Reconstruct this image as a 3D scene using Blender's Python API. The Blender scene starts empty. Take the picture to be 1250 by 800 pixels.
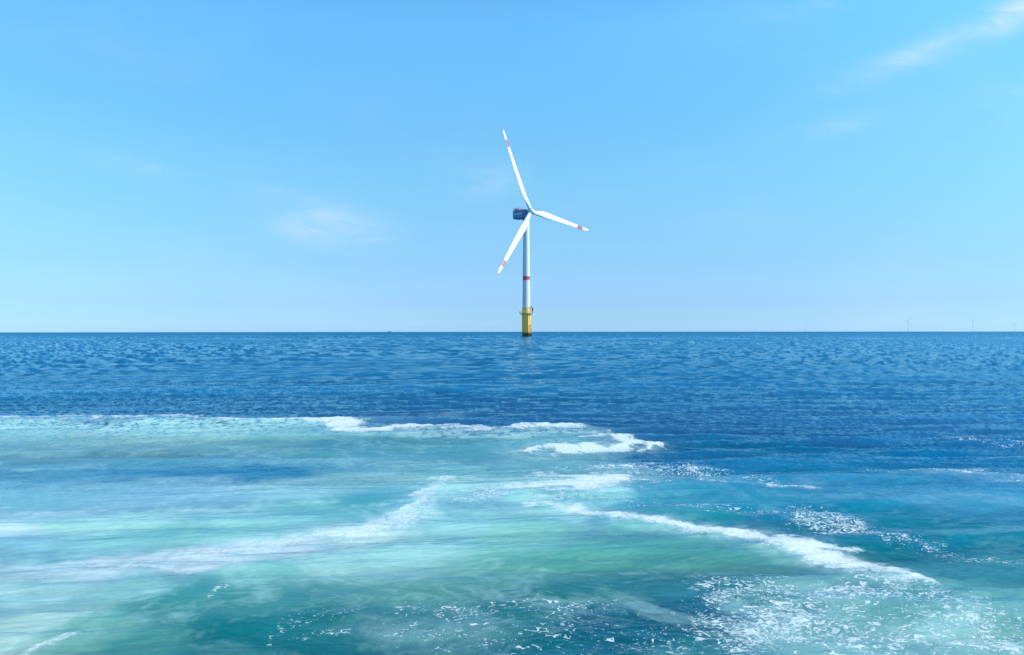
import bpy, math, random
import numpy as np
from mathutils import Vector, Matrix
R=math.radians
C=bpy.context.scene.collection
H=4.35            # eye height above the water on the ship's deck
EARTH=6.371e6
def drop(r): return -(r*r)/(2*EARTH)

# ------------------------------------------------------------------ helpers
def new_mat(name):
    m=bpy.data.materials.new(name); m.use_nodes=True
    nt=m.node_tree; nt.nodes.clear()
    out=nt.nodes.new('ShaderNodeOutputMaterial')
    p=nt.nodes.new('ShaderNodeBsdfPrincipled')
    nt.links.new(p.outputs[0],out.inputs[0])
    return m,nt,p
def N(nt,t,**kw):
    n=nt.nodes.new(t)
    for k,v in kw.items(): setattr(n,k,v)
    return n
def math_n(nt,op,a,b=None,c=None,clamp=False):
    n=N(nt,'ShaderNodeMath',operation=op,use_clamp=clamp)
    for i,v in enumerate((a,b,c)):
        if v is None: continue
        if isinstance(v,(int,float)): n.inputs[i].default_value=v
        else: nt.links.new(v,n.inputs[i])
    return n.outputs[0]
def maprange(nt,v,a,b,c=0,d=1,smooth=True):
    n=N(nt,'ShaderNodeMapRange'); n.interpolation_type='SMOOTHSTEP' if smooth else 'LINEAR'
    nt.links.new(v,n.inputs[0])
    for i,x in enumerate((a,b,c,d)):
        if isinstance(x,(int,float)): n.inputs[i+1].default_value=x
        else: nt.links.new(x,n.inputs[i+1])
    return n.outputs[0]
def mixc(nt,f,a,b,blend='MIX'):
    n=N(nt,'ShaderNodeMix',data_type='RGBA',blend_type=blend)
    for s,v in ((0,f),(6,a),(7,b)):
        if isinstance(v,(int,float)): n.inputs[s].default_value=v
        elif isinstance(v,tuple): n.inputs[s].default_value=(*v,1)
        else: nt.links.new(v,n.inputs[s])
    return n.outputs[2]

class MB:
    def __init__(s): s.v=[]; s.f=[]
    def add(s,vs,fs):
        o=len(s.v); s.v+= [tuple(v) for v in vs]; s.f+=[tuple(i+o for i in f) for f in fs]
    def box(s,c,d,rot=None):
        vs=[Vector((x*d[0]/2,y*d[1]/2,z*d[2]/2)) for x in(-1,1) for y in(-1,1) for z in(-1,1)]
        if rot: vs=[rot@v for v in vs]
        s.add([v+Vector(c) for v in vs],[(0,1,3,2),(4,6,7,5),(0,4,5,1),(2,3,7,6),(0,2,6,4),(1,5,7,3)])
    def tube(s,a,b,r0,r1=None,n=12):
        a=Vector(a);b=Vector(b); r1=r0 if r1 is None else r1
        d=(b-a).normalized(); q=Vector((0,0,1)) if abs(d.z)<.9 else Vector((1,0,0))
        u=d.cross(q).normalized(); w=d.cross(u)
        vs=[]
        for p,r in((a,r0),(b,r1)):
            for k in range(n):
                t=2*math.pi*k/n; vs.append(p+u*math.cos(t)*r+w*math.sin(t)*r)
        s.add(vs,[(k,(k+1)%n,n+(k+1)%n,n+k) for k in range(n)]+[tuple(range(n))[::-1],tuple(range(n,2*n))])
    def lathe(s,prof,n=48,c=(0,0,0)):
        vs=[];fs=[]
        for (r,z) in prof:
            for k in range(n):
                t=2*math.pi*k/n; vs.append((c[0]+r*math.cos(t),c[1]+r*math.sin(t),c[2]+z))
        for i in range(len(prof)-1):
            for k in range(n):
                a=i*n+k;b=i*n+(k+1)%n; fs.append((a,b,b+n,a+n))
        if prof[0][0]>1e-3: fs.append(tuple(range(n))[::-1])
        if prof[-1][0]>1e-3: fs.append(tuple(range((len(prof)-1)*n,len(prof)*n)))
        s.add(vs,fs)
    def loft(s,rings,cap=True):
        n=len(rings[0]); vs=[p for r in rings for p in r]; fs=[]
        for i in range(len(rings)-1):
            for k in range(n):
                a=i*n+k;b=i*n+(k+1)%n; fs.append((a,b,b+n,a+n))
        if cap: fs+= [tuple(range(n))[::-1],tuple(range((len(rings)-1)*n,len(rings)*n))]
        s.add(vs,fs)
    def build(s,name,mat,parent=None,smooth=True,bevel=0):
        me=bpy.data.meshes.new(name); me.from_pydata(s.v,[],s.f); me.update()
        import bmesh
        bm=bmesh.new(); bm.from_mesh(me); bmesh.ops.recalc_face_normals(bm,faces=bm.faces); bm.to_mesh(me); bm.free()
        me.materials.append(mat)
        if smooth:
            me.polygons.foreach_set('use_smooth',[True]*len(me.polygons))
            me.set_sharp_from_angle(angle=R(35))
        o=bpy.data.objects.new(name,me); C.objects.link(o)
        if parent: o.parent=parent
        if bevel:
            b=o.modifiers.new('bevel','BEVEL'); b.width=bevel; b.segments=2; b.limit_method='ANGLE'
        return o
def thing(name,label,cat,loc,group=None,rz=0):
    o=bpy.data.objects.new(name,None); C.objects.link(o); o.location=loc; o.rotation_euler=(0,0,rz)
    o['label']=label; o['category']=cat
    if group: o['group']=group
    return o

# ------------------------------------------------------------------ render
sc=bpy.context.scene
sc.render.engine='CYCLES'
sc.view_settings.view_transform='Standard'; sc.view_settings.look='None'; sc.view_settings.exposure=0
SUN_EL=R(40); SUN_AZ=R(99)     # azimuth clockwise from the view direction (+Y)
SUN=Vector((math.sin(SUN_AZ)*math.cos(SUN_EL),math.cos(SUN_AZ)*math.cos(SUN_EL),math.sin(SUN_EL)))

cam=bpy.data.cameras.new('camera'); co=bpy.data.objects.new('camera',cam); C.objects.link(co)
cam.sensor_width=36; cam.lens=26; cam.clip_start=.1; cam.clip_end=60000
co.location=(0,0,H)
co.rotation_euler=(R(90)+4.2/903.,R(0.05),0)
sc.camera=co

sun=bpy.data.lights.new('sun','SUN'); sun.energy=5.6; sun.angle=R(.5); sun.color=(1,.95,.88)
so=bpy.data.objects.new('sun',sun); C.objects.link(so); so.location=(0,0,200)
so.rotation_euler=(-SUN).to_track_quat('-Z','Y').to_euler()

# ------------------------------------------------------------------ sky
w=bpy.data.worlds.new('World'); sc.world=w; w.use_nodes=True
nt=w.node_tree; nt.nodes.clear(); L=nt.links
wo=N(nt,'ShaderNodeOutputWorld'); bg=N(nt,'ShaderNodeBackground'); bg.inputs[1].default_value=.1
L.new(bg.outputs[0],wo.inputs[0])
sky=N(nt,'ShaderNodeTexSky'); sky.sky_type='NISHITA'; sky.sun_disc=False
sky.sun_elevation=SUN_EL; sky.sun_rotation=SUN_AZ; sky.air_density=1.0; sky.dust_density=.6; sky.ozone_density=1.0
tc=N(nt,'ShaderNodeTexCoord'); sx=N(nt,'ShaderNodeSeparateXYZ'); L.new(tc.outputs['Generated'],sx.inputs[0])
# phone-like colour rendering of the sky: an elevation dependent grade of the physical sky
rmp=N(nt,'ShaderNodeValToRGB'); L.new(math_n(nt,'MAXIMUM',sx.outputs[2],0.),rmp.inputs[0])
GRADE=[(0.0, (0.92, 1.68, 3.4)),(0.018, (0.72, 1.36, 2.5)),(0.036, (0.68, 1.17, 2.2)),(0.088, (0.757, 1.238, 1.77)),(0.15, (0.88, 1.5, 1.8)),(0.21, (0.96, 1.76, 1.99)),(0.267, (0.97, 1.93, 2.22)),(0.38, (1.085, 2.36, 2.75)),(0.6, (0.9, 1.8, 2.2)),(1.0, (0.6, 1.2, 1.6))]
el=rmp.color_ramp.elements
while len(el)<len(GRADE): el.new(.5)
for e,(p,c) in zip(el,GRADE): e.position=p; e.color=(*[x/4 for x in c],1)
g=N(nt,'ShaderNodeVectorMath',operation='SCALE'); L.new(rmp.outputs[0],g.inputs[0]); g.inputs['Scale'].default_value=4
graded=mixc(nt,1.,sky.outputs[0],g.outputs[0],'MULTIPLY')
# wispy high clouds, in sky directions (x/y, z/y)
dirx=math_n(nt,'DIVIDE',sx.outputs[0],math_n(nt,'MAXIMUM',sx.outputs[1],.05))
dirz=math_n(nt,'DIVIDE',sx.outputs[2],math_n(nt,'MAXIMUM',sx.outputs[1],.05))
cv=N(nt,'ShaderNodeCombineXYZ'); L.new(dirx,cv.inputs[0]); L.new(dirz,cv.inputs[1])
def wnoise(scale,det,sxy,rot,dist=0.,rough=.55):
    mp=N(nt,'ShaderNodeMapping'); L.new(cv.outputs[0],mp.inputs[0]); mp.inputs['Rotation'].default_value=(0,0,rot); mp.inputs['Scale'].default_value=(*sxy,1)
    n=N(nt,'ShaderNodeTexNoise'); L.new(mp.outputs[0],n.inputs[0]); n.inputs['Scale'].default_value=scale; n.inputs['Detail'].default_value=det; n.inputs['Distortion'].default_value=dist; n.inputs['Roughness'].default_value=rough
    return n.outputs[0]
n1=wnoise(6,8,(1,3.2),R(-22),.8,.62); n2=wnoise(3,4,(1,2),R(-10),.3)
tot=None
for (cx,cz,a,b,rot,s,lo) in [(-0.247, 0.1431, 0.0687, 0.0266, -0.14, 0.62, 0.22),(0.6811, 0.4255, 0.0532, 0.0177, 0.419, 0.95, 0.15),(0.5814, 0.3878, 0.144, 0.0166, 0.384, 0.5, 0.22),(0.4374, 0.276, 0.0664, 0.0155, 0.209, 0.26, 0.3),(-0.0388, 0.2018, 0.0664, 0.0221, 0.175, 0.2, 0.34),(-0.5094, 0.2206, 0.0664, 0.0133, -0.262, 0.22, 0.34),(0.67, 0.3037, 0.0886, 0.0288, 0.349, 0.18, 0.36),(0.3931, 0.4365, 0.0664, 0.0133, 0.175, 0.12, 0.36),(-0.3267, 0.1874, 0.0554, 0.0155, -0.262, 0.12, 0.36)]:
    dx=math_n(nt,'SUBTRACT',dirx,cx); dz=math_n(nt,'SUBTRACT',dirz,cz)
    c_,s_=math.cos(rot),math.sin(rot)
    uu=math_n(nt,'MULTIPLY',math_n(nt,'MULTIPLY_ADD',dx,c_,math_n(nt,'MULTIPLY',dz,s_)),1/a)
    vv=math_n(nt,'MULTIPLY',math_n(nt,'MULTIPLY_ADD',dx,-s_,math_n(nt,'MULTIPLY',dz,c_)),1/b)
    d2=math_n(nt,'ADD',math_n(nt,'MULTIPLY',uu,uu),math_n(nt,'MULTIPLY',vv,vv))
    ga=math_n(nt,'EXPONENT',math_n(nt,'MULTIPLY',d2,-1.))
    k=math_n(nt,'MULTIPLY',math_n(nt,'MULTIPLY',ga,s),maprange(nt,n1,lo,.78))
    tot=k if tot is None else math_n(nt,'ADD',tot,k)
veil=math_n(nt,'MULTIPLY',maprange(nt,n2,.45,.85),.10)
veil=math_n(nt,'MULTIPLY',veil,maprange(nt,sx.outputs[1],0.05,.4))
cl=math_n(nt,'ADD',tot,veil,clamp=True)
cl=math_n(nt,'MULTIPLY',cl,maprange(nt,sx.outputs[1],0.05,.3))
fin=mixc(nt,cl,graded,(8.0,9.2,10.4))
L.new(fin,bg.inputs[0])

# ------------------------------------------------------------------ sea
rng=np.random.default_rng(7)
def tile(n,Lm,lo,hi,wind,spread,power,seed,rms):
    """random wave field on a periodic tile: height, slopes and choppy offsets"""
    g=np.random.default_rng(seed)
    k=np.fft.fftfreq(n,Lm/n)*2*np.pi
    kx,ky=np.meshgrid(k,k,indexing='xy'); kk=np.hypot(kx,ky); kk[0,0]=1
    lam=2*np.pi/kk
    a=kk**(-power)
    a*=np.exp(-(lam/hi)**4)*np.exp(-(lo/lam)**4)
    d=(kx*math.cos(wind)+ky*math.sin(wind))/kk
    a*=(spread+(1-spread)*np.abs(d)**8)
    a[0,0]=0
    F=a*(g.normal(size=(n,n))+1j*g.normal(size=(n,n)))
    h=np.fft.ifft2(F).real; s=rms/h.std(); F=F*s
    f=lambda X:np.fft.ifft2(X).real.astype(np.float32)*(1)
    out=[f(F),f(1j*kx*F),f(1j*ky*F),f(-1j*kx/kk*F),f(-1j*ky/kk*F)]
    return n,Lm,out
def samp(T,x,y,idx):
    n,Lm,o=T
    u=(x/Lm*n)%n; v=(y/Lm*n)%n
    i=np.floor(u).astype(np.int64); j=np.floor(v).astype(np.int64); fu=(u-i).astype(np.float32); fv=(v-j).astype(np.float32)
    i%=n; j%=n; i2=(i+1)%n; j2=(j+1)%n
    r=[]
    for q in idx:
        a=o[q]; r.append(a[j,i]*(1-fu)*(1-fv)+a[j,i2]*fu*(1-fv)+a[j2,i]*(1-fu)*fv+a[j2,i2]*fu*fv)
    return r
TA=tile(1024,311.,2.2,26.,R(-70),.06,2.45,3,.10)
TB=tile(1024,61.3,.35,4.2,R(-84),.02,1.95,5,.078)
TC=tile(1024,17.9,.07,.6,R(-88),.05,1.95,9,.0085)
NZ=tile(1024,90.,.25,14.,0,1.,1.9,21,1.)      # isotropic noise for warping and mottling
NF=tile(1024,23.,.05,2.,0,1.,1.7,33,1.)

# polar grid round the ship: fine towards the view, coarse behind
k_=903*H
ang=np.concatenate([np.linspace(-180,-54,50,endpoint=False),np.linspace(-54,54,1750),np.linspace(54,180,51)[1:-1]])
rr=np.concatenate([[.3,1,2,3,4],np.arange(4.6,9.2,.045),k_/np.arange(k_/9.2,3.,-.62),k_/np.geomspace(3.,.25,40)])
A,Rr=np.meshgrid(np.radians(ang),rr)
X=(Rr*np.sin(A)).astype(np.float64); Y=(Rr*np.cos(A)).astype(np.float64)
nr,nc=X.shape
def sstep(x,a,b):
    t=np.clip((x-a)/(b-a),0,1); return t*t*(3-2*t)
near=(Rr<70)
# warped coordinates for the wash pattern
wz=samp(NZ,X,Y,[0])[0]; wz2=samp(NZ,X+37.1,Y+11.3,[0])[0]
nf=samp(NF,X,Y,[0])[0]; nf2=samp(NF,X*1.0+3.3,Y+8.2,[0])[0]
# the wash is drawn out by the swell: warping grows with distance
XW=X+(.15*wz+.05*nf)*np.clip(Rr/14,.6,2.); YW=Y+(.22*wz2+.06*nf2)*np.clip((Rr/14)**1.4,.6,3.2)
def seg_field(P):
    """soft capsule strokes along world polylines; each point is x,y,half width x,half width y,strength"""
    F=np.zeros_like(X,dtype=np.float32)
    for st in P:
        S=np.zeros_like(F)
        for p,q in zip(st[:-1],st[1:]):
            x0,y0,a0,b0,s0=p; x1,y1,a1,b1,s1=q
            am=max(a0,a1); bm_=max(b0,b1)
            msk=(XW>min(x0,x1)-4*am)&(XW<max(x0,x1)+4*am)&(YW>min(y0,y1)-4*bm_)&(YW<max(y0,y1)+4*bm_)
            if not msk.any(): continue
            xs=XW[msk]; ys=YW[msk]
            aa=(a0+a1)/2; bb=(b0+b1)/2
            ux,uy=(x1-x0)/aa,(y1-y0)/bb; l2=ux*ux+uy*uy+1e-9
            t=np.clip(((xs-x0)/aa*ux+(ys-y0)/bb*uy)/l2,0,1)
            cx=x0+t*(x1-x0); cy=y0+t*(y1-y0); a=a0+t*(a1-a0); b=b0+t*(b1-b0)
            d2=((xs-cx)/a)**2+((ys-cy)/b)**2
            S[msk]=np.maximum(S[msk],(s0+t*(s1-s0))*np.exp(-d2*.9))
        F=np.maximum(F,S)+.35*np.minimum(F,S)
    return F
FOAM=[[(-26.184, 34.517, 1.147, 0.425, 0.75),(-23.752, 35.452, 1.178, 0.448, 0.85),(-21.39, 36.103, 1.199, 0.431, 0.8),(-17.957, 36.438, 1.614, 0.541, 0.95),(-14.993, 36.103, 1.199, 0.398, 0.8),(-12.876, 35.775, 1.585, 0.456, 0.9),(-10.622, 35.135, 0.973, 0.377, 0.75)], [(-10.528, 34.823, 0.54, 0.494, 1.0),(-8.526, 34.216, 0.834, 1.043, 1.25),(-6.408, 33.064, 0.915, 0.835, 1.1),(-3.911, 33.631, 1.117, 0.576, 1.0),(-2.421, 33.631, 1.117, 0.403, 0.75),(-0.185, 33.345, 1.108, 0.425, 0.9),(2.288, 32.788, 0.508, 0.712, 1.05)], [(-8.452, 33.921, 0.751, 0.586, 0.8),(-7.062, 36.438, 1.009, 0.676, 0.25),(-5.091, 36.779, 0.815, 0.689, 0.2)], [(0.756, 27.316, 0.363, 0.418, 1.0),(2.253, 27.127, 0.601, 0.6, 1.2),(3.96, 27.507, 0.548, 0.693, 1.2),(4.419, 28.505, 0.379, 0.517, 1.0)], [(2.475, 29.803, 0.396, 0.339, 0.8),(3.574, 30.736, 0.545, 0.601, 1.2),(4.586, 29.579, 0.655, 0.78, 1.2),(5.524, 28.505, 0.442, 0.517, 1.2),(6.025, 27.898, 0.247, 0.396, 1.0)], [(5.368, 27.701, 0.245, 0.352, 0.9),(4.863, 26.941, 0.239, 0.296, 0.8)], [(1.346, 22.093, 0.636, 0.621, 0.8),(2.647, 21.726, 0.722, 0.841, 1.1),(1.701, 20.48, 0.998, 0.747, 1.05),(0.337, 20.269, 0.763, 0.628, 0.8)], [(0.301, 18.118, 0.321, 0.251, 0.6),(1.484, 17.871, 0.396, 0.325, 0.8),(2.589, 17.319, 0.422, 0.382, 0.9),(3.75, 16.518, 0.439, 0.417, 1.05),(4.808, 15.788, 0.455, 0.349, 1.2),(5.588, 15.062, 0.467, 0.318, 1.15),(6.208, 14.191, 0.409, 0.282, 1.1),(6.68, 13.554, 0.3, 0.234, 1.05),(6.991, 13.015, 0.231, 0.216, 1.0),(7.255, 12.478, 0.166, 0.178, 1.0),(7.367, 12.206, 0.108, 0.114, 0.7)], [(5.653, 15.237, 0.337, 0.296, 0.9),(6.349, 14.89, 0.264, 0.226, 0.8),(6.991, 14.346, 0.222, 0.157, 0.7)], [(-1.853, 20.916, 0.371, 0.557, 0.7),(-2.463, 17.79, 0.315, 0.483, 0.8),(-2.712, 16.658, 0.369, 0.495, 0.85),(-3.409, 15.788, 0.42, 0.381, 0.75),(-4.437, 15.12, 0.502, 0.291, 0.55),(-5.675, 14.039, 0.622, 0.301, 0.55)], [(-0.786, 20.269, 0.449, 0.523, 0.5),(0.325, 19.562, 0.433, 0.39, 0.45)], [(-7.894, 13.841, 0.307, 0.146, 0.45),(-6.441, 13.37, 0.178, 0.137, 0.55),(-5.586, 13.102, 0.116, 0.087, 0.6)], [(5.751, 21.371, 0.379, 0.209, 0.55),(7.062, 21.256, 0.588, 0.253, 0.75),(8.265, 21.141, 0.281, 0.205, 0.6)], [(-6.606, 10.026, 0.155, 0.051, 0.5),(-6.323, 10.288, 0.16, 0.067, 0.7),(-6.051, 10.508, 0.093, 0.056, 0.6)]]
SOFT=[[(-25.295, 33.345, 2.216, 1.981, 0.5),(-18.97, 33.921, 3.005, 2.05, 0.6),(-10.893, 33.345, 2.216, 1.698, 0.5),(-6.354, 32.788, 1.816, 1.368, 0.7),(-0.893, 32.25, 2.143, 1.324, 0.6),(2.284, 31.729, 1.054, 1.281, 0.7)], [(-7.465, 36.438, 1.211, 1.352, 0.3),(-4.317, 37.127, 1.439, 1.053, 0.3)], [(0.463, 27.898, 1.236, 1.981, 0.5),(3.553, 27.898, 1.545, 1.783, 0.65),(5.596, 27.316, 0.605, 0.95, 0.5)], [(-8.132, 24.893, 1.103, 0.631, 0.45),(-6.081, 25.54, 1.131, 0.996, 0.4),(-3.28, 23.691, 1.312, 0.857, 0.4),(-0.134, 24.277, 1.075, 0.75, 0.4)], [(-1.522, 21.141, 0.936, 1.024, 0.6),(0.573, 20.696, 1.031, 1.09, 0.8),(2.622, 20.587, 0.798, 1.079, 0.8)], [(-0.523, 18.903, 0.837, 0.819, 0.6),(1.526, 18.373, 0.814, 0.859, 0.6)], [(-1.288, 21.141, 0.585, 1.024, 0.8),(-2.463, 17.79, 0.552, 0.806, 0.9),(-3.396, 15.725, 0.627, 0.567, 0.85),(-4.7, 14.89, 0.66, 0.564, 0.85),(-5.789, 13.939, 0.849, 0.544, 0.85),(-7.696, 14.039, 0.933, 0.452, 0.8),(-9.648, 13.939, 0.926, 0.346, 0.6)], [(-12.707, 17.79, 1.182, 0.564, 0.6),(-10.885, 18.035, 1.198, 0.414, 0.55),(-8.964, 17.79, 1.182, 0.483, 0.5),(-7.095, 17.552, 1.166, 0.549, 0.3)], [(-11.29, 16.312, 0.542, 0.61, 0.5),(-10.792, 16.658, 0.461, 0.636, 0.4)], [(0.302, 18.202, 0.504, 0.59, 0.6),(2.555, 17.093, 0.568, 0.744, 0.7),(4.789, 15.725, 0.522, 0.755, 0.8),(6.185, 14.14, 0.47, 0.662, 0.8),(7.041, 12.845, 0.284, 0.378, 0.7)], [(3.379, 22.601, 1.001, 0.78, 0.45),(5.413, 21.726, 1.203, 0.601, 0.35),(7.928, 21.371, 1.183, 0.465, 0.35)], [(13.14, 22.601, 1.502, 0.52, 0.35),(15.037, 21.726, 1.444, 0.481, 0.35)], [(8.331, 20.062, 1.777, 0.41, 0.25),(12.154, 19.087, 1.691, 0.464, 0.25)], [(3.918, 10.887, 0.482, 0.603, 0.35),(5.441, 12.438, 0.689, 0.63, 0.35)], [(3.777, 10.182, 0.677, 0.528, 0.3),(6.483, 10.182, 0.677, 0.528, 0.3)], [(-1.843, 10.738, 0.714, 0.411, 0.3),(-0.795, 11.04, 0.489, 0.434, 0.25)], [(-7.047, 10.182, 0.564, 0.317, 0.5),(-6.193, 10.453, 0.463, 0.223, 0.35)], [(-10.418, 21.141, 1.405, 0.683, 0.35),(-6.726, 20.587, 1.368, 0.863, 0.3)], [(-0.608, 109.722, 2.43, 18.389, 0.0),(0.992, 59.697, 1.19, 10.887, 0.0)]]
LACE=[[(1.91, 22.998, 0.407, 0.808, 0.5),(3.5, 23.409, 0.57, 0.977, 0.8),(5.378, 23.691, 0.656, 0.857, 0.85),(6.883, 22.601, 0.501, 0.65, 0.7)], [(3.432, 21.371, 0.71, 0.698, 0.7),(5.654, 21.726, 0.481, 0.601, 0.4)], [(11.506, 22.344, 0.495, 0.508, 0.8),(12.937, 23.133, 0.512, 0.477, 0.9),(14.053, 22.864, 0.633, 0.665, 0.85),(15.037, 21.726, 0.481, 0.481, 0.5)], [(18.419, 28.925, 0.641, 1.491, 0.55),(19.618, 27.898, 0.618, 1.387, 0.6)], [(-0.534, 19.274, 0.427, 0.567, 0.7),(-1.361, 18.903, 0.419, 0.546, 0.6),(-2.156, 19.465, 0.302, 0.579, 0.5)], [(0.733, 18.903, 0.523, 0.637, 0.7),(2.455, 19.274, 0.534, 0.567, 0.5)], [(6.025, 17.552, 0.389, 0.471, 0.5),(6.779, 17.243, 0.477, 0.606, 0.7),(7.633, 17.019, 0.471, 0.664, 0.72),(7.521, 15.981, 0.531, 0.455, 0.8),(8.352, 15.237, 0.422, 0.473, 0.6),(8.706, 14.559, 0.484, 0.486, 0.55),(9.427, 13.841, 0.383, 0.341, 0.5)], [(6.774, 16.312, 0.723, 0.677, 0.7),(8.239, 15.662, 0.52, 0.5, 0.5)], [(3.245, 18.903, 0.628, 0.364, 0.4),(4.737, 18.202, 0.706, 0.337, 0.5),(5.812, 17.79, 0.493, 0.322, 0.4)], [(3.222, 11.874, 0.237, 0.359, 0.75),(4.136, 12.245, 0.339, 0.458, 0.8),(4.931, 11.874, 0.46, 0.503, 1.0),(5.954, 12.36, 0.479, 0.467, 1.0),(6.476, 12.057, 0.401, 0.444, 0.7)], [(4.717, 11.359, 0.314, 0.394, 1.1),(3.973, 11.04, 0.306, 0.372, 1.1),(3.326, 10.182, 0.338, 0.475, 1.05),(3.646, 10.453, 0.289, 0.445, 1.0)], [(2.995, 11.04, 0.269, 0.496, 0.7),(2.373, 10.453, 0.289, 0.556, 0.5),(1.522, 10.182, 0.282, 0.422, 0.4)], [(6.397, 13.279, 0.441, 0.359, 0.8),(7.119, 12.245, 0.339, 0.382, 0.6),(7.03, 11.04, 0.489, 0.559, 0.65)], [(5.54, 10.315, 0.343, 0.19, 1.0),(6.145, 10.182, 0.282, 0.185, 1.0),(6.846, 10.051, 0.223, 0.206, 0.9)], [(4.459, 10.738, 0.714, 0.881, 0.55),(6.6, 10.738, 0.951, 0.881, 0.6)], [(0.067, 12.057, 0.334, 0.518, 0.3),(0.986, 11.874, 0.329, 0.574, 0.42),(1.535, 12.057, 0.187, 0.296, 0.3)], [(-0.773, 10.738, 1.07, 0.763, 0.3),(0.917, 11.04, 0.856, 0.807, 0.38)], [(3.289, 12.639, 0.56, 0.325, 0.6),(4.734, 12.762, 0.565, 0.332, 0.5)], [(3.27, 10.738, 0.832, 0.998, 0.55),(4.585, 11.04, 0.856, 1.055, 0.6)], [(-3.357, 10.453, 0.162, 0.334, 0.5),(-3.179, 11.04, 0.171, 0.434, 0.45),(-2.489, 11.526, 0.255, 0.271, 0.4)], [(-2.813, 10.37, 0.184, 0.137, 0.6),(-2.392, 10.537, 0.14, 0.17, 0.6)], [(-1.629, 11.768, 0.261, 0.282, 0.45),(-0.842, 11.698, 0.324, 0.348, 0.55),(-0.329, 11.874, 0.263, 0.359, 0.3)], [(-4.859, 12.36, 0.137, 0.233, 0.7),(-4.674, 12.598, 0.084, 0.121, 0.5)]]
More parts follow.
